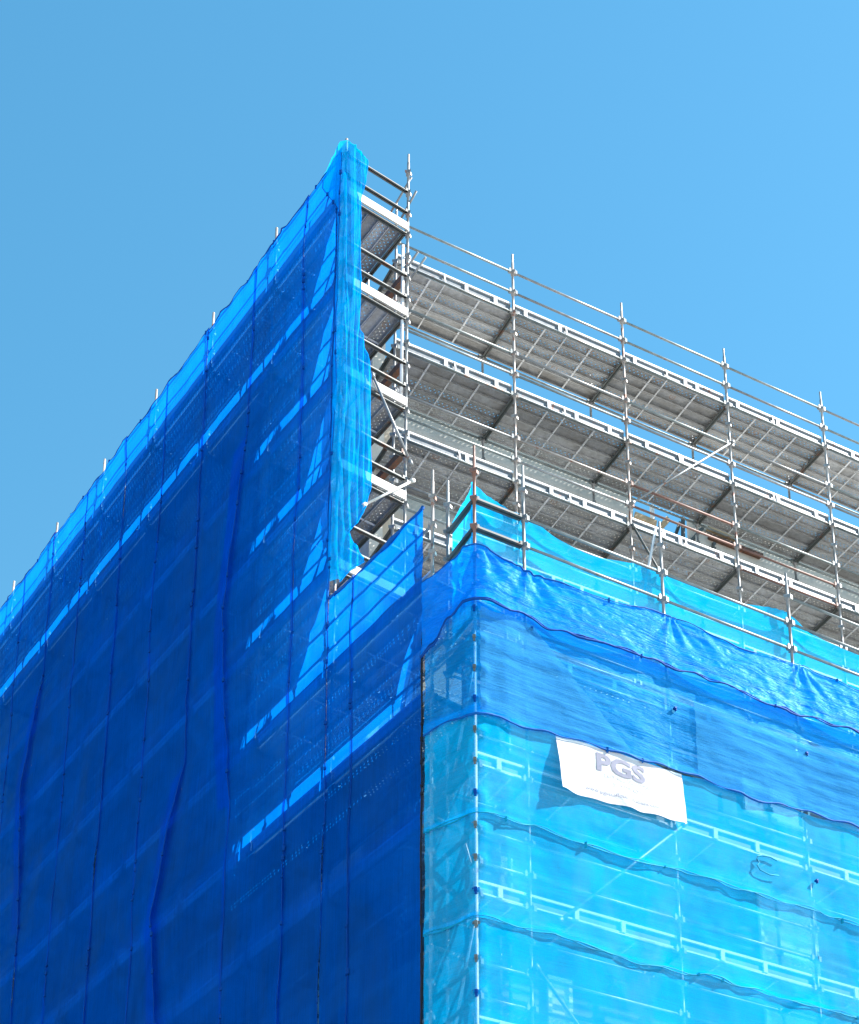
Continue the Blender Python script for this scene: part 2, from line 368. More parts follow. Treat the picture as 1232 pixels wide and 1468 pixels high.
# ------------------------------------------------------------------ the building behind the scaffolds
def wall_box(b, P, along, t0, t1, inn, n0, n1, z0, z1):
    c = P + along * ((t0 + t1) / 2) + inn * ((n0 + n1) / 2) + UP * ((z0 + z1) / 2)
    b.box(c, along * ((t1 - t0) / 2), inn * ((n1 - n0) / 2), UP * ((z1 - z0) / 2))
bld = empty('building', FP(5, 6, GROUND), 'bare concrete building being built behind the scaffolds, roof parapet at the top', 'building')
ROOF = 26.65
b = MB(); wall_box(b, S0, dR, -.2, 6.05, nR, 1.62, 1.9, 17.0, 24.9); wall_box(b, S0, dR, -.2, 6.05, nR, 1.62, 1.9, 24.9, ROOF)
wall_box(b, S0, dR, 7.55, 22, nR, 1.62, 1.9, 17.0, ROOF); wall_box(b, S0, dR, 6.05, 7.55, nR, 1.62, 1.9, 17.0, 25.0)
b.build('wall', M['concrete'], bld)
b = MB()
for (t0, t1, z0, z1) in ((1.6, 4.0, GROUND, 27.7), (4.0, 4.75, GROUND, 25.9), (4.0, 4.75, 26.3, 27.7), (4.75, 7.3, GROUND, 27.7), (7.3, 7.8, GROUND, 25.95), (7.3, 7.8, 26.2, 27.7), (7.8, 26, GROUND, 27.7)): wall_box(b, LO, dL, t0, t1, eL, LW + .32, LW + .6, z0, z1)  # parapet raised and slots added to shape the sun patches on the net
b.build('wall', M['concrete'], bld)
b = MB(); wall_box(b, LO, dL, -2.2, 1.6, eL, LW + .32, LW + .6, GROUND, 17.0); b.build('wall', M['render'], bld)
b = MB(); wall_box(b, F0, dF, .55, 24, nF, 1.15, 1.4, GROUND, 17.0); fw_ = b.build('wall', M['render'], bld)
b = MB(); wall_box(b, F0, dF, 1.0, 24, nF, 1.4, 6.2, 16.6, 16.85); b.build('roof', M['concrete'], bld)
b = MB(); wall_box(b, S0, dR, .2, 22, nR, 1.9, 16, 24.4, 24.7); b.build('roof', M['concrete'], bld)
for t0, t1, z0, z1 in ((5.6, 6.72, 13.3, 15.25), (5.6, 6.72, 10.6, 12.85), (5.45, 6.66, 16.0, 16.8), (9.2, 10.4, 13.3, 15.25), (9.2, 10.4, 10.6, 12.85), (1.75, 2.15, 11.2, 12.2), (1.0, 1.2, 15.2, 16.1), (1.0, 1.2, 13.0, 13.9)):
    b = MB(); P = F0; 
    for (a0, a1, q0, q1) in ((t0, t1, z1 - .06, z1), (t0, t1, z0, z0 + .06), (t0, t0 + .06, z0 + .06, z1 - .06), (t1 - .06, t1, z0 + .06, z1 - .06)):
        wall_box(b, P, dF, a0, a1, nF, 1.09, 1.147, q0, q1)
    wf = b.build('window', M['frame_white'], bld)
    b = MB(); wall_box(b, P, dF, t0 + .06, t1 - .06, nF, 1.12, 1.147, z0 + .06, z1 - .06); b.build('pane', M['pale_pane'], wf)

# ------------------------------------------------------------------ bare scaffold along the upper right side
Z1 = 27.98
us = empty('scaffold', RP(0, 0, 16.85), 'bare silver tube scaffold with tiers of steel plank decks on the upper right', 'scaffold')
cupsR = [Z1 + 1.0 - .5 * k for k in range(0, 23)]
NB = 7
for i in range(NB + 1):
    standard(us, RP(BAY * i, 0, 0), 16.9, Z1 + 1.46, dR, nR, cupsR, M['galv_warm'] if i in (1, 2) else M['galv'])
    standard(us, RP(BAY * i, 1.235, 0), 16.9, Z1 + .95, dR, nR, cupsR, M['galv'])
for j in range(5):
    z = Z1 - 2 * j
    for i in range(NB):
        a, c = BAY * i, BAY * (i + 1)
        for dz, nm in ((1.0, 'guardrail'), (.5, 'guardrail'), (0, 'ledger')):
            mt = M['ledger_dark'] if dz == 0 else M['ledger'] if rnd.random() < .5 else M['galv']
            if (j, i) in ((2, 2),) and dz: mt = M['rusty']
            if (j, i) == (2, 3) and dz == .5: mt = M['rusty']
            if (j, i) == (2, 3) and dz == 0: mt = M['rusty']
            if (j, i) == (2, 1) and dz == 1.0: mt = M['galv_warm']
            ledger(us, RP(a, 0, z + dz), RP(c, 0, z + dz), mt, nm)
        ledger(us, RP(a, 1.235, z), RP(c, 1.235, z), M['ledger'], 'ledger')
        br = sorted(rnd.sample([.1, .18, .3, .42, .52, .64, .72, .86], 2) + [rnd.choice([.46, .55, .6])])
        br = [br[0]] + [x for p_, x in zip(br, br[1:]) if x - p_ > .1]
        toe_board(us, RP(a + .04, .045, z + .045), RP(c - .04, .045, z + .045), -nR, M['toe'], br)
        if j < 4 and i < 5:
            for k in range(5):
                n = .165 + .2275 * k
                plank(us, RP(a + .004, n, z + .062), RP(c - .004, n, z + .062), M['plank'])
            # thin retaining bar across the planks, clipped to the toe board
            t = a + BAY * rnd.uniform(.40, .60)
            b = MB(); b.bar(RP(t, .02, z + .018), RP(t, 1.2, z + .018), .022, .012); b.bar(RP(t, .015, z + .03), RP(t - .03, .012, z + .24), .03, .012, up=nR)
            b.build('retaining_bar', M['toe'], us)
    for i in range(NB + 1):
        transom(us, RP(BAY * i, 0, z), RP(BAY * i, 1.235, z), M['dark'])
        # drop stub seen under the inner ledger
far = MB()  # unseen decks of the last bays, added to keep sun off the concrete wall
for j in range(5):
    z = Z1 - 2 * j
    for i in (5, 6):
        for k in range(5): plank_mesh(far, RP(BAY * i, .165 + .2275 * k, z + .062), RP(BAY * (i + 1), .165 + .2275 * k, z + .062), stiff=())
for i in range(len(far.f)):
    if i not in far.uv: far.uv[i] = ((0, .11),) * 4
far.build('plank', (M['plank'], M['toe']), us)['kind'] = 'stuff'
def brace(parent, a, b_, mat, name='brace', r=.022):
    b = MB(); d = (b_ - a).normalized(); b.tube([a, b_], r, 8)
    for p in (a, b_): b.tube([p - d * .045, p + d * .045], .036, 8)
    return b.build(name, mat, parent)
brace(us, RP(2.44 + 2.47, -.06, 24.5), RP(2.44 + 4.9, -.06, 27.0), M['galv'])
brace(us, RP(2.44 + 2.47, -.05, 23.95), RP(2.44 + 3.5, -.05, 22.4), M['dark'])
# loose formwork timber standing in the parapet gap
fo = empty('formwork', RP(6.2, 1.8, 24.7), 'pale timber formwork pieces standing in the gap of the concrete parapet', 'formwork')
for (t0, n0, z0, t1, n1, z1, w_, h_, mt) in (
    (6.58, 1.72, 25.0, 6.58, 1.72, 26.52, .07, .06, 'frame_white'), (6.15, 1.72, 26.10, 6.62, 1.66, 26.02, .14, .06, 'wood'), (6.60, 1.74, 25.78, 7.02, 1.80, 26.42, .12, .06, 'wood'),
    (6.45, 1.80, 25.72, 6.95, 1.72, 25.80, .12, .07, 'wood'), (6.10, 1.70, 25.62, 6.40, 1.70, 25.92, .16, .05, 'frame_white'), (6.95, 1.72, 25.5, 7.35, 1.85, 26.5, .06, .05, 'dark'),
    (7.25, 1.70, 25.0, 7.32, 1.70, 26.5, .06, .06, 'dark'), (7.30, 1.75, 25.7, 7.75, 1.58, 26.35, .07, .06, 'dark'), (6.9, 1.95, 25.3, 7.5, 1.95, 26.1, .35, .05, 'toe'),
    (7.85, 1.575, 26.12, 9.15, 1.575, 26.12, .05, .20, 'brown'), (7.80, 1.53, 26.30, 8.5, 1.53, 26.26, .06, .10, 'wood'), (7.9, 1.56, 25.4, 7.96, 1.56, 26.0, .07, .07, 'dark')):
    b = MB(); b.bar(RP(t0, n0, z0), RP(t1, n1, z1), w_, h_, up=nR); b.build('timber' if mt in ('wood', 'brown') else 'prop', M[mt], fo)

# ------------------------------------------------------------------ left scaffold (mostly behind the dark nets)
ZL = 27.89
ls = empty('scaffold', LP(0, 0, GROUND), 'tall tube scaffold wrapped in dark blue nets, its open end with white toe boards', 'scaffold')
cupsL = [ZL + 1.5 - .5 * k for k in range(0, 60)]
NBL = 8
for i in range(NBL + 1):
    standard(ls, LP(BAY * i, 0, 0), GROUND, 29.40 if i else 29.27, dL, eL, [z for z in cupsL if z < 29], M['galv_warm'], False)
    standard(ls, LP(BAY * i, LW, 0), GROUND, 29.85 if i == 0 else 29.2, dL, eL, [z for z in cupsL if z < 29.5], M['galv'])
standard(ls, LP(-2.71, 0, 0), GROUND, 19.9, dL, eL, [z for z in cupsL if z < 19.6], M['galv_warm'])
standard(ls, LP(-2.73, LW, 0), GROUND, 17.9, dL, eL, [z for z in cupsL if z < 17.6], M['galv'])
b = MB(); b.tube([LP(.02, LW - .085, 24.0), LP(.02, LW - .085, 27.6)], .029, 10); b.build('tube', M['toe'], ls)
stuffP = MB(); stuffR = MB(); stuffT = MB()
for j in range(11):
    z = ZL - 2 * j
    for i in range(-1, NBL):
        if i == -1 and j < 5: continue
        a, c = (BAY * i, BAY * (i + 1)) if i >= 0 else (-2.73, 0)
        for dz in (1.0, .5, 0):
            if j <= 5:
                ledger(ls, LP(a, 0, z + dz), LP(c, 0, z + dz), M['ledger'], 'ledger' if dz == 0 else 'guardrail')
            else: stuffR.tube([LP(a + .05, 0, z + dz), LP(c - .05, 0, z + dz)], .0215, 6)
        if j <= 6:
            if i == 0:
                transom(ls, LP(a, LW - .083, z), LP(c, LW - .083, z), M['dark'], 'ledger', w=.075, h=.08)
                if j < 5:
                    b = MB(); b.bar(LP(a + .28, LW + .16, z - .60), LP(c, LW + .16, z - .60), .10, .13); b.build('timber_beam', M['brown'], ls)
            else: ledger(ls, LP(a, LW - .083, z), LP(c, LW - .083, z), M['ledger'], 'ledger')
        if j <= 7: toe_board(ls, LP(a + .04, .05, z + .045), LP(c - .04, .05, z + .045), -eL, M['toe'], (.2, .65), 'timber_white')
        for k in range(5):
            s = .19 + .2275 * k
            if i <= 1 and j <= 7: plank(ls, LP(a + .004, s, z + .062), LP(c - .004, s, z + .062), M['plank'])
            else: plank_mesh(stuffP, LP(a + .004, s, z + .062), LP(c - .004, s, z + .062), stiff=())
    for i in range(-1 if j >= 5 else 0, NBL + 1):
        p = BAY * i if i >= 0 else -2.73
        transom(ls, LP(p, 0, z), LP(p, LW, z), M['dark']) if j <= 7 else stuffT.bar(LP(p, .03, z), LP(p, LW - .03, z), .06, .05)
    if j <= 4:
        for dz in (1.0, .5): transom(ls, LP(-.02, 0, z + dz), LP(-.02, LW, z + dz), M['dark'], 'end_rail', w=.075, h=.06)
        b = MB(); b.box(LP(-.045, LW / 2, z + .128), eL * (LW / 2 - .03), dL * .018, UP * .085); b.build('toe_board', M['timber_white'], ls)
for mb, nm, mt in ((stuffP, 'plank', 'plank'), (stuffR, 'guardrail', 'ledger'), (stuffT, 'transom', 'dark')):
    if nm == 'plank':
        for i in range(len(mb.f)):
            if i not in mb.uv: mb.uv[i] = ((0, .11),) * 4
    o = mb.build(nm, (M[mt], M['web']) if nm == 'plank' else M[mt], ls); o['kind'] = 'stuff'
# loose tube ends and braces at the open end
for (p, q) in ((LP(.53, LW - .03, 28.89), LP(-.03, LW + .05, 29.29)), (LP(.27, LW + .03, 28.55), LP(-.18, LW + .06, 28.82)), (LP(.09, LW, 27.11), LP(-.26, LW + .05, 27.29)), (LP(-.11, LW, 26.77), LP(-.5, LW + .05, 26.95))):
    b = MB(); b.tube([p, q], .021, 8); b.build('tube', M['galv'], ls)
brace(ls, LP(-.09, .58, 24.15), LP(-.09, LW + .05, 22.72), M['galv'])
brace(ls, LP(-.10, .45, 21.35), LP(-.10, LW + .08, 22.35), M['timber_white'])

# ------------------------------------------------------------------ front scaffold around the lower corner
ZF = 16.43
fs = empty('scaffold', FP(0, 0, GROUND), 'lower corner scaffold behind cyan nets, dark guardrails standing above the blue tarpaulin', 'scaffold')
FX = [0, .82, 3.26, 5.70, 8.14, 10.58]
cupsF = [19.43 - .5 * k for k in range(0, 42)]
for i, t in enumerate(FX):
    standard(fs, FP(t, 0, 0), 17.4 if i == 0 else GROUND, 19.9, dF, nF, cupsF, M['rusty'] if i == 0 else M['galv'])
    standard(fs, FP(t, .8075, 0), GROUND, 19.9 if i == 0 else 17.0, dF, nF, cupsF, M['galv'])
standard(fs, FP(0, 0, 0), GROUND, 17.39, dF, nF, [], M['toe'], False)
for i in range(len(FX) - 1):
    a, c = FX[i], FX[i + 1]
    for z in (18.93, 18.43):
        if i == 0: transom(fs, FP(a, 0, z), FP(c, 0, z), M['dark'], 'guardrail', w=.10, h=.075)
        else: ledger(fs, FP(a, 0, z), FP(c, 0, z), M['ledger'], 'guardrail')
    if i >= 3: ledger(fs, FP(a, 0, 19.43), FP(c, 0, 19.43), M['ledger'], 'guardrail')
    for j in range(5):
        z = ZF - 2 * j
        for dz, nm in ((1.0, 'guardrail'), (.5, 'guardrail'), (0, 'ledger')): ledger(fs, FP(a, 0, z + dz), FP(c, 0, z + dz), M['galv'], nm)
        ledger(fs, FP(a, .8075, z), FP(c, .8075, z), M['ledger'])
        toe_board(fs, FP(a + .04, .045, z + .045), FP(c - .04, .045, z + .045), -nF, M['bright'], (.3, .62) if i else (.45,))
        for k in range(3): plank(fs, FP(a + .004, .175 + .2275 * k, z + .062), FP(c - .004, .175 + .2275 * k, z + .062), M['plank'])
for i, t in enumerate(FX):
    for j in range(5): transom(fs, FP(t, 0, ZF - 2 * j), FP(t, .8075, ZF - 2 * j), M['dark'])
for z in (18.93, 18.43): transom(fs, FP(0, 0, z), FP(0, .8075, z), M['dark'], 'guardrail', w=.10, h=.075)
for j in range(5):
    z = ZF - 2 * j
    for dz in (1.0, .5): transom(fs, FP(0, 0, z + dz), FP(0, .8075, z + dz), M['dark'], 'guardrail', w=.06, h=.05)
    b = MB(); b.box(FP(-.01, .4, z + .12), nF * .36, dF * .012, UP * .1); b.build('toe_board', M['dark'], fs)
    brace(fs, FP(.04, .03, z - 1.9 if j % 2 else z - .05), FP(.04, .77, z - .05 if j % 2 else z - 1.9), M['galv'])
brace(fs, FP(1.25, -.05, 12.35), FP(3.40, -.05, 14.5), M['galv'])
brace(fs, FP(.88, -.05, 11.55), FP(2.6, -.05, 9.6), M['galv'])
b = MB(); b.tube([FP(3.05, .2, 18.6), FP(3.2, .02, 19.75)], .021, 8); b.build('tube', M['toe'], fs)

# ------------------------------------------------------------------ cloth
def fbm(x, y, s=0.0, o=4):
    return noise.fractal(Vector((x, y, s)), 1.0, 2.0, o)
def grid_cloth(name, mat, pos, us_, vs_, uvf=None, parent=None, origin=None):
    """pos(u, v in 0..1 index) -> Vector ; us_, vs_ sample lists"""
    nu, nv = len(us_), len(vs_)
    V = [pos(u, v) for v in vs_ for u in us_]
    Fs = [(r * nu + c, r * nu + c + 1, (r + 1) * nu + c + 1, (r + 1) * nu + c) for r in range(nv - 1) for c in range(nu - 1)]
    o_ = origin if origin is not None else V[0]
    me = bpy.data.meshes.new(name); me.from_pydata([tuple(p - o_) for p in V], [], Fs)
    ul = me.uv_layers.new(name='UVMap')
    for poly in me.polygons:
        for li in poly.loop_indices:
            vi = me.loops[li].vertex_index; r, c = divmod(vi, nu)
            ul.data[li].uv = uvf(us_[c], vs_[r]) if uvf else (us_[c], vs_[r])
    me.polygons.foreach_set('use_smooth', [True] * len(me.polygons)); me.materials.append(mat)
    o = bpy.data.objects.new(name, me); COL.objects.link(o); o.location = o_
    if parent: o.parent = parent; o.location = o_ - parent.location
    return o
def lin(a, b, n): return [a + (b - a) * i / n for i in range(n + 1)]
def hem(parent, pts, mat, r=.012, knots=0, seed=0, name='hem', loose=.0):
    b = MB(); rr = random.Random(seed)
    b.tube(pts, r, 6, rs=[r * max(.35, .95 + .9 * fbm(p.x * 1.7 + p.z * 1.3, p.y * 1.7 + seed, seed * 3.1, 3)) for p in pts])
    for _ in range(knots):
        p = pts[rr.randrange(1, len(pts) - 1)]
        b.box(p, Vector((rr.uniform(.01, .022), 0, .004)), Vector((0, .02, 0)), Vector((0, .003, rr.uniform(.015, .045))))
    return b.build(name, mat, parent)

# dark blue nets of the left face, laced strip to strip
seams = [0.0, 1.08, 2.98, 4.81, 6.48, 8.26, 10.25, 11.94, 13.61, 16.4]
def wig(i, z): return .045 * fbm(i * 7.3 + 1, z * .35, 3, 3)
def open_(i, z):          # lens-shaped gaps where the lacing has come loose
    g = 0
    for k in range(3):
        zc = 12 + 5.3 * k + 3.1 * math.sin(i * 2.3 + k * 1.7); ln_ = .45 + .35 * math.sin(i * 5 + k)
        x = (z - zc) / ln_
        if abs(x) < 1: g = max(g, .022 * (1 - x * x) * (.4 + .6 * abs(math.sin(i * 3.1 + k * 2))))
    return g
PEEL = {2: (25.0, 21.3, 17.2, .45), 3: (18.9, 16.2, 12.2, .75), 7: (25.0, 22.6, 18.9, .5)}
def peel(i, z):           # slanted stretch where a strip hangs away from its seam
    if i not in PEEL: return 0.0
    za, zm, zb, w_ = PEEL[i]
    if z >= za or z <= zb: return 0.0
    x = (za - z) / (za - zm) if z > zm else ((z - zb) / (zm - zb))
    return w_ * (x)
def ztopL(t): 
    x = (t / BAY) % 1.0
    return 28.88 - .06 * math.sin(PI * x) ** .8 + .02 * math.sin(t * 9) + (.08 if t < .25 else 0)
lab = ['end strip of tall dark blue net on the left face, beside the bare decks',
       'dark blue net strip one in from the end strip, crossed by slanted bright sunlit patches',
       'dark blue net strip third from the open end of the left face',
       'dark blue net strip fourth from the open end of the left face',
       'dark blue net strip fifth from the open end of the left face',
       'dark blue net strip sixth from the open end of the left face',
       'dark blue net strip seventh from the open end of the left face',
       'dark blue net strip eighth from the open end, next to the outermost one',
       'outermost dark blue net strip cut by the left border of the photo']
def navy_disp(t, z):
    q = abs(((t / BAY) + .5) % 1.0 - .5) * BAY
    d = .03 * (1 - math.exp(-(q / .5) ** 2)) * (.6 + .8 * fbm(t * .4, z * .25, 8, 3))
    d += .030 * fbm(t * .8, z * .35, 2, 4) + .014 * fbm(t * 4.5, z * .5, 5, 3)
    for tc, am in ((.45, .05), (1.9, .045), (3.8, .06), (5.5, .05), (7.2, .055), (9.3, .06), (11.1, .05), (12.8, .05), (14.6, .05)):
        x = (t - tc - .12 * fbm(z * .22, tc, 4, 2)) / .045
        if abs(x) < 4: d += am * math.exp(-x * x) * max(0, .25 + 1.2 * fbm(z * .5, tc * 3, 7, 2))
    # diagonal sag folds pulling from the ties
    d += .02 * max(0, math.sin(t * 3.2 + z * 1.1 + 2 * fbm(t * .3, z * .3, 1, 2))) ** 3
    return d
ZB = 6.0
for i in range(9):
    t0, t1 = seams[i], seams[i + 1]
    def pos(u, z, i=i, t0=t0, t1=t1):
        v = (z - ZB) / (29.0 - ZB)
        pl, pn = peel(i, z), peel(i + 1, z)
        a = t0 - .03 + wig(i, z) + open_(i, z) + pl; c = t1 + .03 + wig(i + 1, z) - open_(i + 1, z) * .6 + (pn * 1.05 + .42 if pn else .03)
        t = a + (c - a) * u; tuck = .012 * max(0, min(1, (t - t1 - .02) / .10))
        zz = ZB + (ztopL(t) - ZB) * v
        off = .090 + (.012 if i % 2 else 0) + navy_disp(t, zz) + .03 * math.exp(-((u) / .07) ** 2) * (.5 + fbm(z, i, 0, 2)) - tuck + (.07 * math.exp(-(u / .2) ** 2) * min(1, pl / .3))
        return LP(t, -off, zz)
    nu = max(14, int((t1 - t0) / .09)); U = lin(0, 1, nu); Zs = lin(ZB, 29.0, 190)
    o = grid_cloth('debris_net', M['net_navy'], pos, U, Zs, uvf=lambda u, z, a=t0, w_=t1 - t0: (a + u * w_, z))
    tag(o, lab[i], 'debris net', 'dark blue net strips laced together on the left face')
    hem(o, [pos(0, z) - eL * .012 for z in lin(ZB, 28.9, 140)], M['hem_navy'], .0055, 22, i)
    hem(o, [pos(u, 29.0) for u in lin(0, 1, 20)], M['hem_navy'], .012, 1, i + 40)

# lower pair of strips that carry on past the open end
lowseams = [-2.60, -.76, -.03]
lowlab = ['low blue net with a sunlit slanted top, left of the corner slit', 'narrow low blue net strip right below the loose tail of the bright wrap']
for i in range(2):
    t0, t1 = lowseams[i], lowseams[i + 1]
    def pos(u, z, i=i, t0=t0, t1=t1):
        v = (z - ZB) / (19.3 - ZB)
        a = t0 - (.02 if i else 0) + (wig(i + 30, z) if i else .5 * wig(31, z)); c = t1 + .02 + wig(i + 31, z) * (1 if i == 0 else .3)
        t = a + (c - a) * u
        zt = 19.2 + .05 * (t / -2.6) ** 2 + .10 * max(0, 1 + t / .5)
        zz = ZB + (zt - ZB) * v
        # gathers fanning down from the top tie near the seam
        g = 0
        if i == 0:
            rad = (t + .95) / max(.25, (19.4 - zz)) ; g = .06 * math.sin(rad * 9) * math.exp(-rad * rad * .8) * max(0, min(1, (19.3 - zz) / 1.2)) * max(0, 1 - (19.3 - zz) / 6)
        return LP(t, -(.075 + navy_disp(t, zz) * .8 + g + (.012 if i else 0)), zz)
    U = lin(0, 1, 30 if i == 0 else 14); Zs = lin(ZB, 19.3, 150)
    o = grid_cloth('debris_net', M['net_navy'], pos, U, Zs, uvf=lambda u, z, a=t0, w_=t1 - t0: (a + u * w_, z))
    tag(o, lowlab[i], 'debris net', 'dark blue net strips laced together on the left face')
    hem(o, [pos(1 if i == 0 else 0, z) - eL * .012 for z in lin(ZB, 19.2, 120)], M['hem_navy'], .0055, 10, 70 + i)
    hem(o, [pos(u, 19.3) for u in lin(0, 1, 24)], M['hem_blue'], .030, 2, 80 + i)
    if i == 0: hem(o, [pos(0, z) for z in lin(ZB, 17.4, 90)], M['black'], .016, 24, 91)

# bright wrap folded round the open end, peaked over the end standard
edge = [(29.10, .07), (29.02, .20), (28.90, .38), (28.46, .34), (27.94, .27), (26.18, .27), (25.0, .31), (24.45, .45), (24.1, .53), (22.7, .54), (21.8, .58), (21.3, .47), (20.95, .34), (20.65, .15), (20.4, .36), (20.2, .46), (19.95, .22), (19.6, .02)]
def edge_at(z):
    for (za, sa), (zb, sb) in zip(edge, edge[1:]):
        if zb <= z <= za: 
            k = (za - z) / (za - zb); return sa + (sb - sa) * k
    return edge[0][1] if z > edge[0][0] else edge[-1][1]
def wrap_pos(u, z):
    # u<0: on the left face ; u>0: on the end face
    if u <= 0:
        wmax = .04 if z < 27.6 else .04 + .50 * min(1, (z - 27.6) / .9)
        wl = -u * wmax
        zz = z - max(0, z - 28.6) * .62 * max(0, wl - .02) / .6
        return LP(wl, -(.122 + .02 * fbm(wl * 6, z * 1.3, 4, 3) + .012 * (1 + u) + .03 * max(0, wl - .2)), zz)
    s = edge_at(z) * u
    cr = 1 - abs(fbm(s * 6 + z * .12, z * .22 - s, 9, 3)) * 2.2; cr2 = 1 - abs(fbm(s * 15 + z * .4, z * .35, 5, 3)) * 2
    bow = .07 + .055 * max(0, cr) + .03 * max(0, cr2) + .03 * math.sin(u * PI)
    return LP(-bow, s - .06 * (1 - u), z)
U = lin(-1, 0, 8) + lin(0, 1, 30)[1:]; Zs = lin(19.6, 29.12, 240)
o = grid_cloth('debris_net', M['net_wrap'], wrap_pos, U, Zs, uvf=lambda u, z: (u * .5, z))
tag(o, 'bright blue crumpled net wrapped around the end standard, peaked at the top', 'debris net')
hem(o, [wrap_pos(1, z) for z in lin(19.62, 29.1, 150)], M['net_wrap'], .010, 0, 5)
hem(o, [wrap_pos(-1, z) - eL * .01 for z in lin(20, 28.8, 120)], M['hem_navy'], .012, 20, 6)

# ---- cladding rows of the front face, folded round the corner
Q = Vector((-.835, 21.745, 0)); qd = (Q - F0); QL = qd.length; qd.normalize(); qn = Vector((-.615, -.788, 0))
def path(u, off):
    """u<0 round the corner towards the dark nets, u>0 along the front; off = outward"""
    on = -nF
    if u >= 0.0: 
        k = max(0, 1 - u / .06); return F0 + dF * u + on * off + (qn - on) * (off * .45 * k)
    k = max(0, 1 + u / .06)
    return F0 + qd * (-u) + qn * off + (on - qn) * (off * .45 * k)
FS = [0, .82, 3.26, 5.70, 8.14, 10.58, 13.0]
def path_in(u, off):
    return F0 + dF * u - nF * off if u >= 0 else F0 + nF * (-u) - dF * (off * .35)
def fdist(u): return min(abs(u - x) for x in FS)
def interp(tab, u):
    if u <= tab[0][0]: return tab[0][1]
    for (a, va), (b_, vb) in zip(tab, tab[1:]):
        if u <= b_:
            k = (u - a) / (b_ - a); k = k * k * (3 - 2 * k); return va + (vb - va) * k
    return tab[-1][1]
UEND = 11.4
Uall = lin(-QL, 0, 22) + lin(0, UEND, 330)[1:]
def row(name, label, mat, zt, zb, off, disp, n, u0=None, u1=None, group=None, hems=(), U=None, cat='debris net', path=path):
    uu = [u for u in (U or Uall) if (u0 is None or u >= u0 - 1e-6) and (u1 is None or u <= u1 + 1e-6)]
    def pos(u, v):
        a = zb(u); c = zt(u); z = a + (c - a) * v
        return path(u, off + disp(u, z, v)) + UP * z
    o = grid_cloth(name, mat, pos, uu, lin(0, 1, n), uvf=lambda u, v: (u, zb(u) + (zt(u) - zb(u)) * v))
    tag(o, label, cat, group)
    for (v, mt, r, dz, kn, sd_) in hems:
        hem(o, [pos(u, v) - nF * .012 + UP * (dz * math.sin(u * 8.5 + sd_) + .012 * fbm(u * 2, sd_, 0, 2)) for u in uu], M[mt], r, kn, sd_)
    return o
def gentle(u, z, v):
    d = fdist(u)
    kz = ((z - .43) * 2 + .5) % 1.0 - .5
    tent = .07 * math.exp(-(u / .10) ** 2) * math.exp(-(kz / .13) ** 2)
    return tent + .05 * (1 - math.exp(-(d / .45) ** 2)) * (.7 + .6 * fbm(u * .5, z * .6, 3, 3)) + .012 * fbm(u * 1.2, z * 7, 2, 3) + .008 * fbm(u * 3, z * 3, 6, 3)
def bottom_belly(u, z, v): return gentle(u, z, v) + .035 * math.exp(-(v / .10) ** 2) * (.6 + .8 * abs(fbm(u * 1.5, 2, 7, 2)))
G = 'cyan net rows laced one below the other on the front face'
lap = lambda base, amp, s: (lambda u: base + amp * math.sin(u * 2.1 + s) + .5 * amp * math.sin(u * 5.3 + s * 2) - (.0 if u >= 0 else -.06 * u))
lap = lambda base, amp, s: (lambda u: base - amp * math.sin(PI * ((u / BAY + s) % 1.0)) ** .8 + .4 * amp * math.sin(u * 1.1 + s * 4) + .012 * math.sin(u * 7.1 + s) + .06 * min(0, u))
l1 = lap(15.27, .06, .3); l2 = lap(13.67, .08, .66); l3 = lap(12.07, .07, .55)
row('debris_net', 'cyan net row of the front face that the white banner hangs on', M['net_cyan'], lambda u: l1(u) + .12, l2, .088, bottom_belly, 26, group=G,
    hems=((0, 'hem_cyan', .008, .012, 6, 1), (0.012, 'hem_cyan', .008, -.016, 0, 2)))
row('debris_net', 'cyan net row next below the banner, crossed by a pale diagonal brace', M['net_cyan'], lambda u: l2(u) + .10, l3, .080, bottom_belly, 26, group=G,
    hems=((0, 'hem_cyan', .008, .012, 6, 3), (0.012, 'hem_cyan', .008, -.016, 0, 4)))
row('debris_net', 'lowest cyan net row of the front face, two rows below the banner', M['net_cyan'], lambda u: l3(u) + .10, lambda u: 8.6, .088, bottom_belly, 26, group=G,
    hems=((0, 'hem_cyan', .009, .012, 6, 5),))
# blue woven row under the tarpaulin
cb = [(-1, 15.16), (-.3, 15.2), (0, 15.18), (.4, 15.20), (.82, 15.18), (1.15, 15.24), (2.4, 15.26), (3.5, 15.32), (4.34, 15.26), (4.6, 15.22), (5.65, 15.36), (6.76, 15.38), (8.1, 15.30), (9.4, 15.22), (10.6, 15.34), (12, 15.3)]
row('debris_net', 'mid blue woven net row directly below the crinkled tarpaulin', M['net_blue'], lambda u: 17.10, lambda u: interp(cb, u) + .02 * math.sin(u * 9), .105,
    lambda u, z, v: gentle(u, z, v) + .02 * fbm(u * .9 + z * .5, z * 4.5, 12, 4) + .03 * math.exp(-(v / .08) ** 2), 44, hems=((0, 'hem_blue', .014, .008, 8, 11),))
# grey-blue scraps of a second net over it
def gz(u): return 16.93 if u < .86 else 16.93 - (u - .86) * 1.0
row('debris_net', 'grey-blue net piece with a slanted right edge, beside the corner standard', M['net_grey'], lambda u: max(gz(u), interp(cb, u) + .03), lambda u: interp(cb, u) + .02, .135,
    lambda u, z, v: gentle(u, z, v) + .02 * fbm(u * .9, z * 6, 15, 4), 34, u0=0.01, u1=2.42)
row('debris_net', 'grey-blue net piece with an upright left edge, right of the white banner', M['net_grey'], lambda u: 16.62 + .04 * math.sin(u * 2), lambda u: interp(cb, u) + .02, .135,
    lambda u, z, v: gentle(u, z, v) + .02 * fbm(u * .9, z * 6, 19, 4), 34, u0=3.62, u1=7.9)
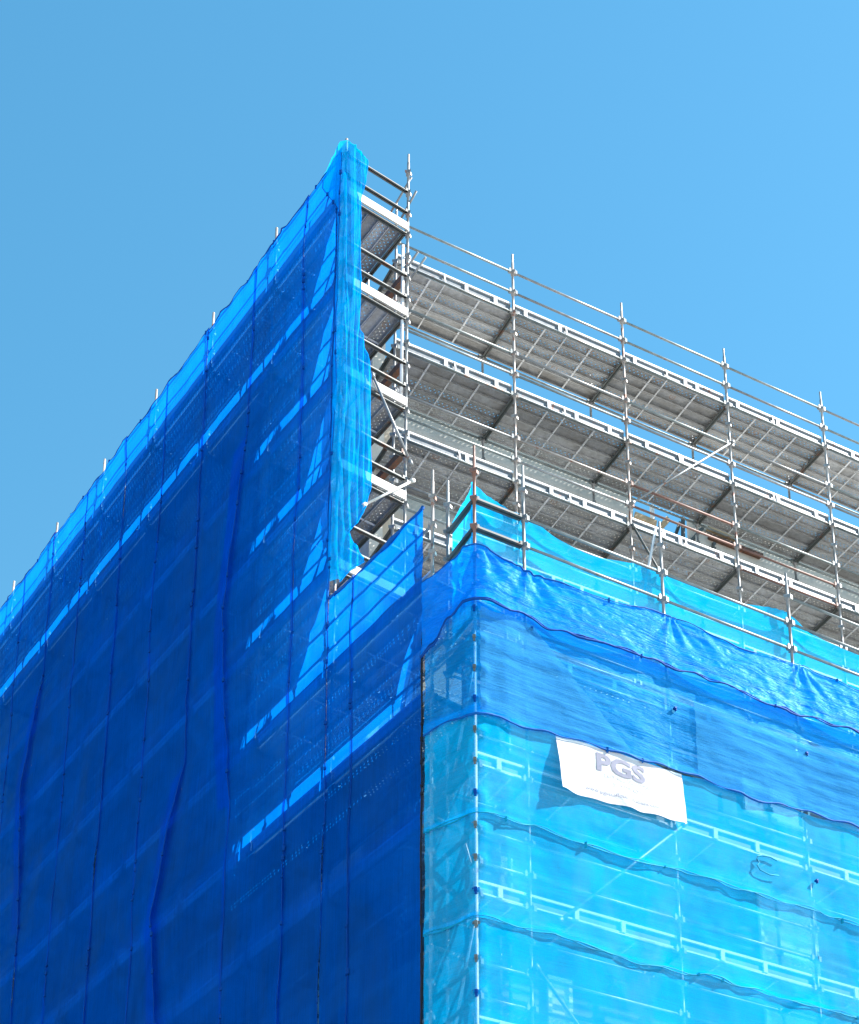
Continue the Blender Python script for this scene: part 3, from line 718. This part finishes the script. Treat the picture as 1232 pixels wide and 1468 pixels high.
# crinkled tarpaulin
tt = [(-1, 17.66), (-.7, 17.74), (-.25, 17.86), (0, 18.0), (.4, 17.86), (.82, 17.82), (1.98, 17.80), (3.26, 18.0), (4.5, 17.87), (5.72, 18.0), (7.0, 17.9), (8.14, 17.98), (9.3, 17.88), (10.58, 18.0), (12, 17.9)]
tb = [(-1, 16.25), (-.6, 16.52), (-.3, 16.86), (0, 17.02), (.8, 17.0), (1.13, 16.94), (2.2, 16.99), (3.2, 17.04), (3.9, 17.05), (5.0, 16.97), (5.7, 17.03), (6.94, 17.06), (8.1, 17.02), (9.3, 16.95), (10.6, 17.04), (12, 17)]
def crinkle(u, z, v):
    r = 1 - abs(fbm(u * 1.1 + .6 * z, z * 1.7, 4, 4)) * 1.8; r2 = 1 - abs(fbm(u * 2.6 - z * .9, z * 4.2, 9, 4)) * 1.8
    a = 18.05 - z; fan = 0
    for x in FS[:5]:
        d_ = (u - x) / max(.12, a); fan += .028 * math.sin(d_ * 8 + x * 3) * math.exp(-d_ * d_ * .9) * max(0, 1 - a / 1.1) * min(1, a * 6)
    return .03 + fan + .022 * max(0, r) + .008 * max(0, r2) + .05 * math.exp(-(v / .09) ** 2) * (.5 + abs(fbm(u * 1.3, 3, 2, 2))) + .045 * (1 - math.exp(-(fdist(u) / .5) ** 2))
row('tarpaulin', 'shiny crinkled blue tarpaulin band around the corner, below the dark guardrails', M['tarp'], lambda u: interp(tt, u), lambda u: interp(tb, u) + .012 * math.sin(u * 11), .12, crinkle, 44,
    hems=((0, 'hem_navy', .013, .018, 4, 21), (.02, 'hem_navy', .010, -.020, 0, 23), (1, 'hem_blue', .009, .008, 3, 22)), cat='tarpaulin', U=lin(-QL, 0, 40) + lin(0, UEND, 560)[1:])  # dark navy lower hems also draw the shadow under the bottom fold
# cyan net inside the guardrails at the top
tz = [(-.9, 19.08), (-.4, 19.2), (0, 19.30), (.35, 19.18), (.75, 19.07), (2.0, 18.88), (3.15, 19.07), (4.4, 19.05), (5.66, 19.22), (6.3, 19.02), (7.15, 18.98), (8.14, 19.2), (9.3, 19.0), (10.58, 19.2), (12, 19.1)]
def topin(u, z, v):
    g = 0
    for x in (0, .82, 3.26, 5.7, 8.14):
        d = abs(u - x); a = (19.35 - z)
        g += .010 * math.sin(d / max(.15, a) * 7) * math.exp(-(d / .9) ** 2) * max(0, 1 - a / 1.6)
    return -.06 * (1 - math.exp(-(fdist(u) / .5) ** 2)) + g + .02 * fbm(u * .8, z * 2.0, 21, 3)
row('debris_net', 'cyan net hung inside the dark guardrails above the tarpaulin band', M['net_cyan_top'], lambda u: interp(tz, u), lambda u: 16.9, -.09, topin, 40, u0=-.78, path=path_in)

for k in range(14):
    z = 16.93 - .5 * k; c = F0 + UP * z; b = MB(); o_ = (qn - nF).normalized(); sd_ = o_.cross(UP)
    b.box(c + o_ * .10, o_ * .055, sd_ * .022, UP * .026); b.box(c + o_ * .06 + UP * .03, o_ * .03, sd_ * .05, UP * .02); b.box(c + o_ * .135 - UP * .03, o_ * .012, sd_ * .014, UP * .04)
    b.build('coupler', M['ledger_dark'] if k % 3 else M['hem_navy'], fs)
for t, z in ((.82, 16.9), (3.26, 16.4), (5.70, 16.43), (5.70, 14.2)):
    c = FP(t + .02, -.13, z); b = MB()
    b.box(c, dF * .016, nF * .03, UP * .013); b.box(c + dF * .016 - UP * .016, dF * .006, nF * .02, UP * .024)
    b.build('tie', M['hem_navy'], fs)
b = MB(); b.tube([path(u, .165) + UP * z for u, z in ((4.97, 14.30), (4.85, 14.325), (4.70, 14.31), (4.61, 14.27), (4.59, 14.22), (4.63, 14.17), (4.59, 14.12), (4.64, 14.05), (4.80, 14.02), (4.98, 14.05))], .011, 6)
b.build('rope_end', M['hem_cyan'], fs)
# ---- banner
BT0, BT1 = 1.21, 3.34
def ban_pos(u, v):
    t = BT0 + (BT1 - BT0) * u + .035 * (1 - v) * (1 if u > .5 else .4)
    zt = 15.23 + .06 * u + .02 * math.sin(u * 6); zb = 14.33 + .13 * u - .02 * math.sin(u * PI * 4) ** 2
    z = zb + (zt - zb) * v
    curl = .10 * math.exp(-(u / .12) ** 2) * (1 - v) + .05 * math.exp(-((u - .25 - .3 * (1 - v)) / .05) ** 2) * max(0, .45 - v)
    return path(t, .155 - .03 * v * v + .02 * fbm(u * 2.2, v * 1.5, 1, 3) + curl + .02 * math.sin(u * PI)) + UP * z
o = grid_cloth('banner', M['banner'], ban_pos, lin(0, 1, 60), lin(0, 1, 26), uvf=lambda u, v: (u * 2, v)); ban = tag(o, 'white printed banner with grey lettering tied on the cyan nets of the front face', 'banner')
def lettering(txt, u0, u1, v0, h, mat, shear=0.0, bold=.0, name='lettering'):
    cu = bpy.data.curves.new('lettering', 'FONT'); cu.body = txt; cu.size = 1; cu.shear = shear; cu.offset = bold; cu.resolution_u = 3
    ob = bpy.data.objects.new('lettering', cu); COL.objects.link(ob)
    dg = bpy.context.evaluated_depsgraph_get(); me = bpy.data.meshes.new_from_object(ob.evaluated_get(dg))
    bpy.data.objects.remove(ob)
    bm = bmesh.new(); bm.from_mesh(me)
    bmesh.ops.triangulate(bm, faces=bm.faces)
    bmesh.ops.subdivide_edges(bm, edges=[e for e in bm.edges if e.calc_length() > .25], cuts=2)
    xs = [v.co.x for v in bm.verts]; ys = [v.co.y for v in bm.verts]; x0, x1 = min(xs), max(xs); y0, y1 = min(ys), max(ys)
    for v in bm.verts:
        uu = u0 + (u1 - u0) * (v.co.x - x0) / (x1 - x0); vv = v0 + h * (v.co.y - y0) / (y1 - y0)
        v.co = ban_pos(uu, vv) - nF * .006 - ban.location
    bm.to_mesh(me); bm.free(); me.materials.clear(); me.materials.append(mat)
    q = bpy.data.objects.new(name, me); COL.objects.link(q); q.parent = ban
    return q
lettering('PGS', .30, .68, .55, .33, M['ink'], 0.0, .035)
lettering('EAST RES SOLUTIONS', .36, .74, .46, .075, M['ink_pale'])
lettering('02 9705 6792', .42, .66, .33, .075, M['ink_pale'])
lettering('www.pgsscaffoldsolutions.com', .20, .78, .115, .085, M['ink'])
